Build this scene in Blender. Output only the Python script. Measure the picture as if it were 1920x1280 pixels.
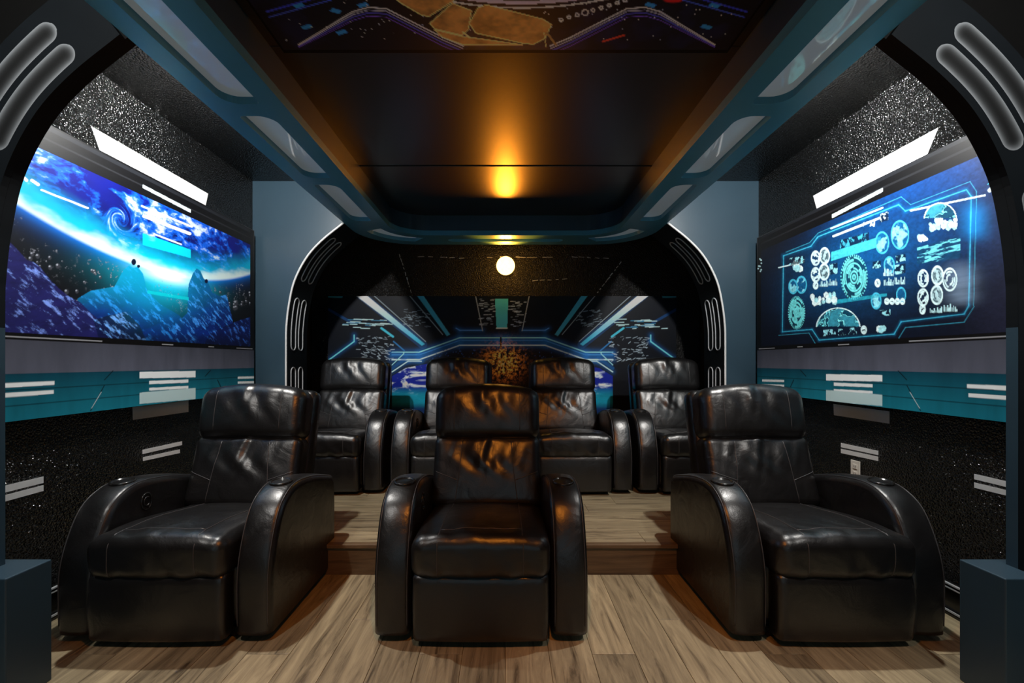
import bpy, bmesh, math, random
import numpy as np
from mathutils import Vector, Matrix

random.seed(7)
for o in list(bpy.data.objects):
    bpy.data.objects.remove(o)
scene = bpy.context.scene
COL = scene.collection

# ------------------------------------------------------------------ camera
F, CX, CY, H = 853.0, 948.0, 678.0, 1.2      # focal length in px, axis pixel, eye height
cam = bpy.data.cameras.new('camera')
cam.sensor_fit = 'HORIZONTAL'; cam.sensor_width = 36.0
cam.lens = 36.0 * F / 1920.0
cam.shift_x = (960 - CX) / 1920.0
cam.shift_y = (CY - 640) / 1920.0
cam.clip_start = 0.02
camo = bpy.data.objects.new('camera', cam); COL.objects.link(camo)
camo.location = (0, 0, H); camo.rotation_euler = (math.pi / 2, 0, 0)
scene.camera = camo
vs = scene.view_settings
vs.view_transform = 'Standard'; vs.look = 'None'; vs.gamma = 1.0
vs.use_curve_mapping = False
vs.exposure = 0.55

# ------------------------------------------------------------------ world and lights
w = bpy.data.worlds.new('world'); scene.world = w; w.use_nodes = True
w.node_tree.nodes['Background'].inputs[0].default_value = (0, 0, 0, 1)
w.node_tree.nodes['Background'].inputs[1].default_value = 0.0

def light(name, kind, loc, power, color, size=0.05, rot=(0, 0, 0), **kw):
    l = bpy.data.lights.new(name, kind); l.energy = power; l.color = color
    if kind in ('POINT', 'SPOT'): l.shadow_soft_size = size
    if kind == 'AREA':
        l.shape = 'RECTANGLE'; l.size = size; l.size_y = kw.get('size_y', size)
    if kind == 'SPOT':
        l.spot_size = kw.get('angle', 2.6); l.spot_blend = kw.get('blend', 0.4)
    o = bpy.data.objects.new(name, l); COL.objects.link(o)
    o.location = loc; o.rotation_euler = rot
    return o
COVE_W, AISLE2_W, LAMP_W, FRONT_W = 92, 42, 72, 48
for s in (-1, 1):      # downlights hidden above the aisles, behind the ceiling beams
    light('aisle_light', 'POINT', (s * 1.49, 2.35, 2.61), COVE_W, (1.0, 0.97, 0.92), 0.03)
    light('aisle_light', 'POINT', (s * 1.49, 0.55, 2.61), AISLE2_W, (1.0, 0.97, 0.92), 0.03)
light('globe_light', 'SPOT', (0.0, 4.70, 2.22), LAMP_W, (1.0, 0.30, 0.02), 0.06, rot=(math.radians(-103), 0, 0), angle=1.35, blend=0.6)
light('amber_spot', 'SPOT', (0.0, 0.58, 2.43), FRONT_W, (1.0, 0.30, 0.03), 0.05,
      rot=(math.radians(40), 0, 0), angle=1.5, blend=0.6)

# ------------------------------------------------------------------ materials
def srgb(r, g, b):
    f = lambda c: (c / 255.0 / 12.92) if c <= 10.3 else ((c / 255.0 + 0.055) / 1.055) ** 2.4
    return (f(r), f(g), f(b), 1.0)

def new_mat(name):
    m = bpy.data.materials.new(name); m.use_nodes = True
    nt = m.node_tree
    return m, nt, nt.nodes['Principled BSDF'], nt.nodes.new, nt.links.new

def plain(name, col, rough=0.5, metal=0.0, bump=0.0, scale=60.0, spec=0.5, coat=0.0, var=0.15, detail=3.0):
    m, nt, b, N, L = new_mat(name)
    tc = N('ShaderNodeTexCoord')
    n = N('ShaderNodeTexNoise'); n.inputs['Scale'].default_value = scale; n.inputs['Detail'].default_value = detail
    L(tc.outputs['Object'], n.inputs['Vector'])
    mix = N('ShaderNodeMix'); mix.data_type = 'RGBA'
    mix.inputs['A'].default_value = tuple(c * (1 - var) for c in col[:3]) + (1,)
    mix.inputs['B'].default_value = tuple(min(1, c * (1 + var)) for c in col[:3]) + (1,)
    L(n.outputs['Fac'], mix.inputs['Factor']); L(mix.outputs['Result'], b.inputs['Base Color'])
    b.inputs['Roughness'].default_value = rough; b.inputs['Metallic'].default_value = metal
    b.inputs['Specular IOR Level'].default_value = spec
    b.inputs['Coat Weight'].default_value = coat
    if bump:
        bp = N('ShaderNodeBump'); bp.inputs['Strength'].default_value = bump; bp.inputs['Distance'].default_value = 0.01
        L(n.outputs['Fac'], bp.inputs['Height']); L(bp.outputs['Normal'], b.inputs['Normal'])
    return m

def orange_peel(name, col, rough=0.38):
    m, nt, b, N, L = new_mat(name)
    tc = N('ShaderNodeTexCoord')
    wn = N('ShaderNodeTexNoise'); wn.inputs['Scale'].default_value = 60; wn.inputs['Detail'].default_value = 2
    L(tc.outputs['Object'], wn.inputs['Vector'])
    mx = N('ShaderNodeMix'); mx.data_type = 'VECTOR'; mx.inputs['Factor'].default_value = 0.012
    L(tc.outputs['Object'], mx.inputs['A']); L(wn.outputs['Color'], mx.inputs['B'])
    v = N('ShaderNodeTexVoronoi'); v.inputs['Scale'].default_value = 95
    L(mx.outputs['Result'], v.inputs['Vector'])
    bp = N('ShaderNodeBump'); bp.invert = True; bp.inputs['Strength'].default_value = 1.0; bp.inputs['Distance'].default_value = 0.009
    L(v.outputs['Distance'], bp.inputs['Height']); L(bp.outputs['Normal'], b.inputs['Normal'])
    b.inputs['Base Color'].default_value = col; b.inputs['Roughness'].default_value = rough
    b.inputs['Specular IOR Level'].default_value = 0.5
    return m

def leather(name):
    m, nt, b, N, L = new_mat(name)
    tc = N('ShaderNodeTexCoord')
    v = N('ShaderNodeTexVoronoi'); v.inputs['Scale'].default_value = 260
    L(tc.outputs['Object'], v.inputs['Vector'])
    n = N('ShaderNodeTexNoise'); n.inputs['Scale'].default_value = 9; n.inputs['Detail'].default_value = 4
    n.inputs['Distortion'].default_value = 0.8
    L(tc.outputs['Object'], n.inputs['Vector'])
    b1 = N('ShaderNodeBump'); b1.inputs['Strength'].default_value = 0.10; b1.inputs['Distance'].default_value = 0.002
    L(v.outputs['Distance'], b1.inputs['Height'])
    b2 = N('ShaderNodeBump'); b2.inputs['Strength'].default_value = 0.22; b2.inputs['Distance'].default_value = 0.02
    L(n.outputs['Fac'], b2.inputs['Height']); L(b1.outputs['Normal'], b2.inputs['Normal'])
    L(b2.outputs['Normal'], b.inputs['Normal'])
    mr = N('ShaderNodeMapRange'); mr.inputs['To Min'].default_value = 0.25; mr.inputs['To Max'].default_value = 0.42
    L(n.outputs['Fac'], mr.inputs['Value']); L(mr.outputs['Result'], b.inputs['Roughness'])
    b.inputs['Base Color'].default_value = (0.006, 0.006, 0.0065, 1)
    b.inputs['Specular IOR Level'].default_value = 0.75
    return m

def wood(name, along, c1, c2, rough=0.4):
    m, nt, b, N, L = new_mat(name)
    tc = N('ShaderNodeTexCoord'); oi = N('ShaderNodeObjectInfo')
    mul = N('ShaderNodeMath'); mul.operation = 'MULTIPLY'; mul.inputs[1].default_value = 37.0
    L(oi.outputs['Random'], mul.inputs[0])
    cmb = N('ShaderNodeCombineXYZ')
    for i in range(3): L(mul.outputs[0], cmb.inputs[i])
    add = N('ShaderNodeVectorMath'); add.operation = 'ADD'
    L(tc.outputs['Object'], add.inputs[0]); L(cmb.outputs[0], add.inputs[1])
    mp = N('ShaderNodeMapping'); mp.inputs['Scale'].default_value = (1.1, 13, 13) if along == 'X' else (13, 1.1, 13)
    L(add.outputs[0], mp.inputs['Vector'])
    n = N('ShaderNodeTexNoise'); n.inputs['Scale'].default_value = 1.6; n.inputs['Detail'].default_value = 7
    n.inputs['Roughness'].default_value = 0.68; n.inputs['Distortion'].default_value = 1.3
    L(mp.outputs[0], n.inputs['Vector'])
    r = N('ShaderNodeValToRGB'); e = r.color_ramp.elements
    e[0].position = 0.30; e[0].color = c2; e[1].position = 0.66; e[1].color = c1
    k = e.new(0.46); k.color = tuple((a * 0.55 + q * 0.45) for a, q in zip(c1, c2))
    L(n.outputs['Fac'], r.inputs['Fac'])
    hs = N('ShaderNodeHueSaturation')
    mr = N('ShaderNodeMapRange'); mr.inputs['To Min'].default_value = 0.72; mr.inputs['To Max'].default_value = 1.15
    L(oi.outputs['Random'], mr.inputs['Value']); L(mr.outputs['Result'], hs.inputs['Value'])
    L(r.outputs['Color'], hs.inputs['Color']); L(hs.outputs['Color'], b.inputs['Base Color'])
    bp = N('ShaderNodeBump'); bp.inputs['Strength'].default_value = 0.15; bp.inputs['Distance'].default_value = 0.003
    L(n.outputs['Fac'], bp.inputs['Height']); L(bp.outputs['Normal'], b.inputs['Normal'])
    b.inputs['Roughness'].default_value = rough
    return m

def printed(name, rough=0.35, coat=0.0):
    m, nt, b, N, L = new_mat(name)
    a = N('ShaderNodeAttribute'); a.attribute_name = 'Col'
    L(a.outputs['Color'], b.inputs['Base Color'])
    b.inputs['Roughness'].default_value = rough; b.inputs['Coat Weight'].default_value = coat; b.inputs['Specular IOR Level'].default_value = 0.2
    b.inputs['Coat Roughness'].default_value = 0.08
    return m

def emissive(name, col, strength, base=(0.8, 0.8, 0.8, 1)):
    m, nt, b, N, L = new_mat(name)
    tc = N('ShaderNodeTexCoord'); n = N('ShaderNodeTexNoise'); n.inputs['Scale'].default_value = 40
    L(tc.outputs['Object'], n.inputs['Vector'])
    mr = N('ShaderNodeMapRange'); mr.inputs['To Min'].default_value = strength * 0.75; mr.inputs['To Max'].default_value = strength * 1.25
    L(n.outputs['Fac'], mr.inputs['Value']); L(mr.outputs['Result'], b.inputs['Emission Strength'])
    b.inputs['Base Color'].default_value = base; b.inputs['Emission Color'].default_value = col
    return m

M = {}
M['wall'] = orange_peel('black_textured_paint', (0.0030, 0.0029, 0.0028, 1), 0.17)
M['wallback'] = orange_peel('black_back_wall_paint', (0.007, 0.007, 0.0075, 1), 0.42)
M['slate'] = plain('slate_blue_paint', (0.027, 0.054, 0.078, 1), 0.36, var=0.10, scale=4)
M['beam'] = plain('bounce_lit_slate_paint', (0.060, 0.240, 0.330, 1), 0.32, var=0.10, scale=4)  # slate paint lightened and teal-tinted in place of light bounced off the murals
M['dark'] = plain('dark_charcoal_paint', (0.006, 0.008, 0.010, 1), 0.6, var=0.2, scale=6, spec=0.06)
M['black'] = plain('matte_black', (0.003, 0.003, 0.003, 1), 0.6, spec=0.08)
M['gloss'] = plain('gloss_black', (0.006, 0.006, 0.006, 1), 0.16)
M['ceil'] = plain('dark_lacquered_ceiling', (0.012, 0.007, 0.0045, 1), 0.32, var=0.5, scale=3.5, spec=0.9, detail=6, bump=0.03)
M['white'] = plain('white_paint', (0.66, 0.66, 0.66, 1), 0.5, var=0.05)
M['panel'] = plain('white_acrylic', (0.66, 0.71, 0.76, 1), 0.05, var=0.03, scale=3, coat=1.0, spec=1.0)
_b = M['panel'].node_tree.nodes['Principled BSDF']; _b.inputs['Emission Color'].default_value = (0.80, 0.92, 1.0, 1); _b.inputs['Emission Strength'].default_value = 0.045   # faint glow added to brighten the unlit reflective acrylic
M['rim'] = plain('pale_grey_rim', (0.42, 0.44, 0.46, 1), 0.35, var=0.05)
M['leather'] = leather('black_leather')
M['seam'] = plain('dark_stitching', (0.045, 0.045, 0.048, 1), 0.4)
M['plastic'] = plain('black_plastic', (0.01, 0.01, 0.01, 1), 0.22)
M['plank'] = wood('oak_planks', 'Y', srgb(178, 164, 132), srgb(78, 66, 50))
M['plankx'] = wood('oak_planks_crosswise', 'X', srgb(178, 164, 132), srgb(78, 66, 50))
M['riser'] = wood('riser_wood', 'X', srgb(120, 98, 72), srgb(70, 54, 38))
M['print'] = printed('printed_mural', 0.5, 0.0)
M['airbrush'] = printed('airbrushed_panel', 0.45)
M['globe'] = emissive('amber_globe', (1.0, 0.46, 0.08, 1), 8.0)
M['lens'] = emissive('lamp_lens', (1, 0.96, 0.9, 1), 8.0)
M['ivory'] = plain('ivory_plastic', (0.72, 0.69, 0.62, 1), 0.35, var=0.03)
M['screen'] = emissive('fill_screen', (0.32, 0.78, 1.0, 1), 0.22, (0.6, 0.6, 0.6, 1))   # unseen screen, blue glow added as front fill

# ------------------------------------------------------------------ helpers
def tag(o, label=None, cat=None, group=None, kind=None):
    if label: o['label'] = label
    if cat: o['category'] = cat
    if group: o['group'] = group
    if kind: o['kind'] = kind
    return o

def link(name, me, mat=None, parent=None, smooth=False):
    o = bpy.data.objects.new(name, me); COL.objects.link(o)
    if mat is not None:
        for q in (mat if isinstance(mat, (list, tuple)) else [mat]): me.materials.append(q)
    if parent is not None: o.parent = parent
    if smooth and len(me.polygons): me.polygons.foreach_set('use_smooth', [True] * len(me.polygons))
    return o

def empty(name, loc):
    o = bpy.data.objects.new(name, None); COL.objects.link(o); o.location = loc; o.empty_display_size = 0.1
    return o

def mesh(name, verts, faces):
    me = bpy.data.meshes.new(name); me.from_pydata([tuple(v) for v in verts], [], faces); me.update()
    return me

def fix(me):
    bm = bmesh.new(); bm.from_mesh(me)
    bmesh.ops.recalc_face_normals(bm, faces=bm.faces); bm.to_mesh(me); bm.free()
    return me

def boxmesh(name, x0, x1, y0, y1, z0, z1, bev=0.0):
    bm = bmesh.new(); bmesh.ops.create_cube(bm, size=1)
    for v in bm.verts:
        v.co = Vector((x0 + (v.co.x + .5) * (x1 - x0), y0 + (v.co.y + .5) * (y1 - y0), z0 + (v.co.z + .5) * (z1 - z0)))
    if bev: bmesh.ops.bevel(bm, geom=bm.edges[:], offset=bev, segments=2, affect='EDGES', profile=0.5)
    me = bpy.data.meshes.new(name); bm.to_mesh(me); bm.free()
    return me

def box(name, x0, x1, y0, y1, z0, z1, mat, parent=None, bev=0.0):
    return link(name, boxmesh(name, x0, x1, y0, y1, z0, z1, bev), mat, parent)

def prism(name, pts, axis, a0, a1):
    """polygon pts (2D) extruded along axis: 'Y' -> pts are (x,z); 'Z' -> (x,y); 'X' -> (y,z)"""
    def P(p, a):
        return (p[0], a, p[1]) if axis == 'Y' else ((p[0], p[1], a) if axis == 'Z' else (a, p[0], p[1]))
    n = len(pts)
    v = [P(p, a0) for p in pts] + [P(p, a1) for p in pts]
    f = [list(range(n)), list(range(2 * n - 1, n - 1, -1))] + [[i, (i + 1) % n, n + (i + 1) % n, n + i] for i in range(n)]
    return fix(mesh(name, v, f))

def tubemesh(name, pts, r, k=6, closed=False):
    pts = [Vector(p) for p in pts]; n = len(pts); V = []; Fc = []; up = None
    for i, p in enumerate(pts):
        a = pts[(i - 1) % n] if (closed or i > 0) else p
        b = pts[(i + 1) % n] if (closed or i < n - 1) else p
        t = (b - a).normalized()
        if up is None:
            up = Vector((0, 0, 1)) if abs(t.z) < .9 else Vector((1, 0, 0))
        s = t.cross(up).normalized(); up = s.cross(t).normalized()
        for j in range(k):
            an = 2 * math.pi * j / k
            V.append(p + r * (math.cos(an) * s + math.sin(an) * up))
    for i in range(n if closed else n - 1):
        for j in range(k):
            i2 = (i + 1) % n
            Fc.append([i * k + j, i * k + (j + 1) % k, i2 * k + (j + 1) % k, i2 * k + j])
    if not closed: Fc += [list(range(k))[::-1], [(n - 1) * k + j for j in range(k)]]
    return fix(mesh(name, V, Fc))

def smoothline(pts, n=8):
    """Catmull-Rom through pts"""
    P = [np.array(p, float) for p in pts]; P = [2 * P[0] - P[1]] + P + [2 * P[-1] - P[-2]]
    out = []
    for i in range(1, len(P) - 2):
        for t in np.linspace(0, 1, n, endpoint=False):
            a, b, c, d = P[i - 1], P[i], P[i + 1], P[i + 2]
            out.append(.5 * (2 * b + (c - a) * t + (2 * a - 5 * b + 4 * c - d) * t * t + (3 * b - a - 3 * c + d) * t ** 3))
    out.append(P[-2])
    return out

def roundbox(name, dims, r, res, warp=None):
    """dense box with rounded edges, then warped. returns mesh and the mapping function"""
    hx, hy, hz = [d / 2 for d in dims]; hd = np.array([hx, hy, hz])
    def mapf(P):
        P = np.atleast_2d(np.array(P, float))
        c = np.clip(P, -(hd - r), hd - r); q = P - c
        ln = np.linalg.norm(q, axis=1, keepdims=True); ln[ln < 1e-9] = 1
        big = np.max(np.abs(q), axis=1, keepdims=True)
        Q = c + q / ln * np.where(big > 1e-9, r, 0)
        return warp(Q) if warp else Q
    n = [max(2, int(round(d / res))) for d in dims]
    V = []; Fc = []
    for ax in range(3):
        u, v = (ax + 1) % 3, (ax + 2) % 3
        for sg in (-1, 1):
            base = len(V)
            gu = np.linspace(-hd[u], hd[u], n[u] + 1); gv = np.linspace(-hd[v], hd[v], n[v] + 1)
            for a in gu:
                for b in gv:
                    p = [0, 0, 0]; p[ax] = sg * hd[ax]; p[u] = a; p[v] = b; V.append(p)
            m = n[v] + 1
            for i in range(n[u]):
                for j in range(n[v]):
                    q = [base + i * m + j, base + (i + 1) * m + j, base + (i + 1) * m + j + 1, base + i * m + j + 1]
                    Fc.append(q if sg > 0 else q[::-1])
    W = mapf(np.array(V))
    bm = bmesh.new(); bv = [bm.verts.new(p) for p in W]
    for f in Fc: bm.faces.new([bv[i] for i in f])
    bmesh.ops.remove_doubles(bm, verts=bm.verts, dist=1e-5)
    bmesh.ops.recalc_face_normals(bm, faces=bm.faces)
    me = bpy.data.meshes.new(name); bm.to_mesh(me); bm.free()
    me.polygons.foreach_set('use_smooth', [True] * len(me.polygons))
    return me, mapf

def on_wall(px, py, X):
    """photo pixel -> (y, z) on the side wall plane x = X"""
    d = F * abs(X) / abs(px - CX)
    return d, H + (CY - py) * d / F

# ------------------------------------------------------------------ raster print tools (prints are vertex colours on a fine grid)
_T = np.random.RandomState(3).rand(256, 256)
def vnoise(x, y):
    xi = np.floor(x).astype(int); yi = np.floor(y).astype(int); fx = x - xi; fy = y - yi
    fx = fx * fx * (3 - 2 * fx); fy = fy * fy * (3 - 2 * fy)
    g = lambda a, b: _T[a % 256, b % 256]
    return (g(xi, yi) * (1 - fx) + g(xi + 1, yi) * fx) * (1 - fy) + (g(xi, yi + 1) * (1 - fx) + g(xi + 1, yi + 1) * fx) * fy
def fbm(x, y, o=5, g=0.55):
    s = 0; a = 1; t = 0
    for i in range(o):
        s = s + a * vnoise(x * 2 ** i + 17.3 * i, y * 2 ** i + 9.1 * i); t += a; a *= g
    return s / t
def sm(a, b, x):
    t = np.clip((x - a) / (b - a), 0, 1); return t * t * (3 - 2 * t)
def C(r, g, b): return np.array(srgb(r, g, b)[:3])

class Canvas:
    def __init__(s, PX, PY):
        s.x, s.y = PX, PY; s.c = np.zeros(PX.shape + (3,))
    def blend(s, col, a):
        col = np.array(col); a = np.clip(a, 0, 1)[..., None]; s.c = s.c * (1 - a) + col * a
    def add(s, col, a):
        s.c = s.c + np.array(col) * np.clip(a, 0, None)[..., None]
    def segd(s, p, q):
        dx, dy = q[0] - p[0], q[1] - p[1]; L = dx * dx + dy * dy + 1e-9
        t = np.clip(((s.x - p[0]) * dx + (s.y - p[1]) * dy) / L, 0, 1)
        return np.hypot(s.x - p[0] - t * dx, s.y - p[1] - t * dy)
    def line(s, pts, wd, col, a=1.0, glow=0, gcol=None):
        for p, q in zip(pts[:-1], pts[1:]):
            d = s.segd(p, q)
            if glow: s.add(gcol if gcol is not None else col, 0.35 * a * np.exp(-(d / glow) ** 2))
            s.blend(col, a * (1 - sm(wd / 2 - .5, wd / 2 + .5, d)))
    def polymask(s, pts):
        return (s.pm1([(x, y - .45) for x, y in pts]) + s.pm1([(x, y) for x, y in pts]) + s.pm1([(x, y + .45) for x, y in pts])) / 3
    def pm1(s, pts):
        ins = np.zeros(s.x.shape, bool); n = len(pts)
        for i in range(n):
            (x1, y1), (x2, y2) = pts[i], pts[(i + 1) % n]
            if y1 == y2: continue
            k = (s.y > min(y1, y2)) & (s.y <= max(y1, y2)) & (s.x < (s.y - y1) * (x2 - x1) / (y2 - y1) + x1)
            ins ^= k
        return ins.astype(float)
    def poly(s, pts, col, a=1.0): s.blend(col, a * s.polymask(pts))
    def ring(s, cx, cy, rx, ry, wd, col, a=1.0, dash=None):
        d = np.hypot((s.x - cx) / rx, (s.y - cy) / ry)
        m = 1 - sm(wd / 2, wd / 2 + .8, np.abs(d - 1) * min(rx, ry))
        if dash:
            an = np.arctan2((s.y - cy) / ry, (s.x - cx) / rx)
            m = m * (np.sin(an * dash[0] + dash[1]) > dash[2])
        s.blend(col, a * m)
    def disc(s, cx, cy, rx, ry, col, a=1.0, soft=.1):
        d = np.hypot((s.x - cx) / rx, (s.y - cy) / ry); s.blend(col, a * (1 - sm(1 - soft, 1 + soft, d)))

def gridmesh(name, Pfun, us, vs_, cfun):
    U, V = np.meshgrid(us, vs_, indexing='ij'); nu, nv = U.shape
    P = Pfun(U, V).reshape(-1, 3).astype(np.float32)
    Cc = np.ones((nu * nv, 4), np.float32); Cc[:, :3] = np.clip(cfun(U, V).reshape(-1, 3), 0, 1)
    i, j = np.meshgrid(np.arange(nu - 1), np.arange(nv - 1), indexing='ij')
    a = (i * nv + j).ravel(); idx = np.stack([a, a + nv, a + nv + 1, a + 1], 1).astype(np.int32)
    me = bpy.data.meshes.new(name)
    me.vertices.add(len(P)); me.vertices.foreach_set('co', P.ravel())
    me.loops.add(idx.size); me.loops.foreach_set('vertex_index', idx.ravel())
    me.polygons.add(len(idx)); me.polygons.foreach_set('loop_start', np.arange(0, idx.size, 4, dtype=np.int32))
    me.update(calc_edges=True)
    at = me.color_attributes.new('Col', 'FLOAT_COLOR', 'POINT'); at.data.foreach_set('color', Cc.ravel())
    return me

# ================================================================== STRUCTURE
XW = 2.13; YB = 5.0; YF = -2.0; ZA = 2.72; ZB = 2.366; ZC = 2.55; PLAT = 0.172; YP = 2.58
def struct(o, label): return tag(o, label, kind='structure')

floor = struct(box('floor', -XW, XW, YF, YP + .02, -0.10, -0.008, M['plank']), 'grey-brown oak plank floor of the lower level')
PW = 0.1775; pm = {}
def plankmesh(L, Wd, along, mat):
    key = (round(L, 3), round(Wd, 3), along)
    if key not in pm:
        a, b = (Wd, L) if along == 'Y' else (L, Wd)
        me = boxmesh('plank', -a / 2 + .0008, a / 2 - .0008, -b / 2 + .0008, b / 2 - .0008, 0, 0.008, 0.0012); me.materials.append(mat); pm[key] = me
    return pm[key]
def plank(par, x, y, z, L, Wd, along, mat):
    o = bpy.data.objects.new('plank', plankmesh(L, Wd, along, mat)); COL.objects.link(o); o.location = (x, y, z); o.parent = par
for i in range(24):
    x = -XW + PW * (i + .5); y1 = YP - .012; k = 0
    L = (0.45, 0.95, 0.7, 1.15)[(i * 3) % 4]
    while y1 > 0.35:
        plank(floor, x, y1 - L / 2, -0.008, L, PW, 'Y', M['plank']); y1 -= L; L = 1.2

plat = struct(box('floor_platform', -XW, XW, YP, YB, -0.008, PLAT - .008, M['plankx']), 'raised rear platform floor of oak planks')
for r in range(14):
    y = YP + 0.03 + PW * (r + .5) - .03
    if y + PW / 2 > YB: break
    x = -XW; L = (0.53, 1.065, 0.8, 0.3)[r % 4]
    while x < XW - .02:
        L2 = min(L, XW - x); plank(plat, x + L2 / 2, y, PLAT - .008, L2, PW, 'X', M['plankx']); x += L2; L = 1.2
box('riser_board', -XW, XW, YP - .012, YP, 0.0, PLAT - .022, M['riser'], plat)
box('nosing', -XW, XW, YP - .03, YP + .012, PLAT - .02, PLAT + .003, M['riser'], plat, 0.004)

wl = struct(box('wall_left', -XW - .1, -XW, YF, YB + .1, -.1, ZA + .1, M['wall']), 'black textured side wall behind the planet mural')
wr = struct(box('wall_right', XW, XW + .1, YF, YB + .1, -.1, ZA + .1, M['wall']), 'black textured side wall behind the dashboard mural')
wb = struct(box('wall_back', -XW, XW, YB, YB + .1, -.1, ZA + .1, M['wallback']), 'black back wall behind the spaceship corridor mural')
wf = struct(box('wall_front', -XW, XW, YF - .1, YF, -.1, ZA + .1, M['wall']), 'black front wall')
ce = struct(box('ceiling', -XW, XW, YF, YB, ZA, ZA + .1, M['wall']), 'black textured ceiling over the side aisles')
scr = box('fill_screen', -1.6, 1.6, YF + .004, YF + .034, .55, 2.2, M['screen'])
tag(scr, 'wide unseen screen on the front wall, blue glow added as fill', 'screen')

# painted bars on the walls
def painted(par, X, pts, t=0.0015, mat='white'):
    yz = [on_wall(px, py, X) for px, py in pts]; s = -1 if X < 0 else 1
    link('painted_stripe', prism('painted_stripe', yz, 'X', X - s * t, X), M[mat], par)
for X, polys in ((-XW, [[(171, 237), (390, 363), (383, 396), (190, 292)], [(248, 763), (353, 749), (353, 772), (249, 787)],
                        [(267, 843), (341, 827), (341, 834), (267, 851)], [(268, 857), (337, 842), (337, 849), (268, 864)],
                        [(5, 911), (81, 893), (81, 905), (5, 924)], [(5, 929), (81, 909), (81, 920), (5, 941)]]),
                 (XW, [[(1760, 239), (1525, 367), (1533, 396), (1738, 292)], [(1563, 757), (1668, 771), (1668, 794), (1564, 778)],
                       [(1577, 830), (1647, 845), (1647, 853), (1577, 838)], [(1577, 841), (1647, 856), (1647, 864), (1577, 849)],
                       [(1827, 888), (1905, 906), (1905, 917), (1827, 898)], [(1827, 904), (1905, 923), (1905, 933), (1827, 914)]])):
    for p in polys: painted(wl if X < 0 else wr, X, p)

# baseboards
for s, nm in ((-1, 'baseboard_left'), (1, 'baseboard_right')):
    prof = [(0, 0), (.032, 0), (.032, .012), (.026, .03), (.018, .034), (.018, .118), (.024, .124), (.024, .132), (.012, .148), (0, .150)]
    b = link(nm, prism(nm, [(s * (XW - q[0]), q[1]) for q in prof], 'Y', YF, YP - .03), M['gloss'])
    struct(b, 'glossy black moulded baseboard')
    for xo, z0, z1 in ((.0255, .141, .147), (.0262, .125, .130), (.0335, .018, .026)):  # pale strips painted in for the highlights on the glossy black edges
        box('edge_highlight', min(s * (XW - xo), s * (XW - .012)), max(s * (XW - xo), s * (XW - .012)), YF + .01, YP - .035, z0, z1, M['rim'], b)

# tray ceiling and lacquered panels
tray = struct(box('ceiling_tray', -1.03, 1.03, YF, 4.24, ZC + .012, ZA, M['black']), 'recessed tray ceiling of dark lacquered panels')
for y0, y1 in ((1.95, 3.13), (3.136, 3.42), (3.426, 4.23)):
    box('ceiling_panel', -1.02, 1.02, y0, y1, ZC - (0.004 if y0 == 3.136 else 0), ZC + .012, M['ceil'], tray, 0.002)
box('ceiling_panel', -1.02, 1.02, YF, 1.944, ZC, ZC + .012, M['ceil'], tray)

# ---- beam frame with recessed acrylic panels
XO, XI, YE0, YE1 = 1.36, 1.008, 4.20, 4.53
def arc(cx, cy, r, a0, a1, n=12):
    return [(cx + r * math.cos(math.radians(a0 + (a1 - a0) * i / n)), cy + r * math.sin(math.radians(a0 + (a1 - a0) * i / n))) for i in range(n + 1)]
RO, RI = 0.50, 0.30
outer = [(XO, YF)] + arc(XO - RO, YE1 - RO, RO, 0, 90) + arc(-XO + RO, YE1 - RO, RO, 90, 180) + [(-XO, YF)]
inner = [(-XI, YF)] + arc(-XI + RI, YE0 - RI, RI, 180, 90) + arc(XI - RI, YE0 - RI, RI, 90, 0) + [(XI, YF)]
framepoly = outer + inner
def cornered(x0, x1, y0, y1, r00, r10, r11, r01):
    return (arc(x0 + r00, y0 + r00, r00, 180, 270, 6) + arc(x1 - r10, y0 + r10, r10, 270, 360, 6) +
            arc(x1 - r11, y1 - r11, r11, 0, 90, 6) + arc(x0 + r01, y1 - r01, r01, 90, 180, 6))
holes = []
for y0, y1 in ((0.75, 2.06), (2.16, 2.89), (3.0, 3.77)):
    p = cornered(1.11, 1.268, y0, y1, .075, .02, .075, .02)
    holes += [p, [(-x, y) for x, y in p][::-1]]
cr = arc(XO - RO - .03, YE1 - RO - .03, RO - .085, 8, 84, 14) + arc(XI - RI + .03, YE0 - RI + .03, RI + .055, 84, 8, 14)
holes += [cr, [(-x, y) for x, y in cr][::-1]]
holes.append(arc(.50, 4.37, .05, -90, 90, 8) + arc(-.50, 4.37, .05, 90, 270, 8))
def plate_with_holes(name, outline, holes, z0, z1):
    bm = bmesh.new()
    for loop in [outline] + holes:
        vs2 = [bm.verts.new((x, y, z0)) for x, y in loop]
        for a, b in zip(vs2, vs2[1:] + vs2[:1]): bm.edges.new((a, b))
    bmesh.ops.triangle_fill(bm, edges=bm.edges[:], use_beauty=True)
    g = bmesh.ops.extrude_face_region(bm, geom=bm.faces[:])
    for v in [e for e in g['geom'] if isinstance(e, bmesh.types.BMVert)]: v.co.z = z1
    bmesh.ops.recalc_face_normals(bm, faces=bm.faces)
    me = bpy.data.meshes.new(name); bm.to_mesh(me); bm.free(); return me
RZ = 0.045
beam = link('trim_1', prism('trim_1', framepoly, 'Z', ZB + RZ, ZA), M['slate'])
struct(beam, 'slate blue ceiling beam frame with recessed acrylic panels')
link('beam_soffit', plate_with_holes('beam_soffit', framepoly, holes, ZB, ZB + RZ), M['beam'], beam)
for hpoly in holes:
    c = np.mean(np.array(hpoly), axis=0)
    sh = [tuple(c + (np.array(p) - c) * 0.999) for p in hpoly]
    link('acrylic_panel', prism('acrylic_panel', sh, 'Z', ZB + RZ - .012, ZB + RZ - .0005), M['panel'], beam)

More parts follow.
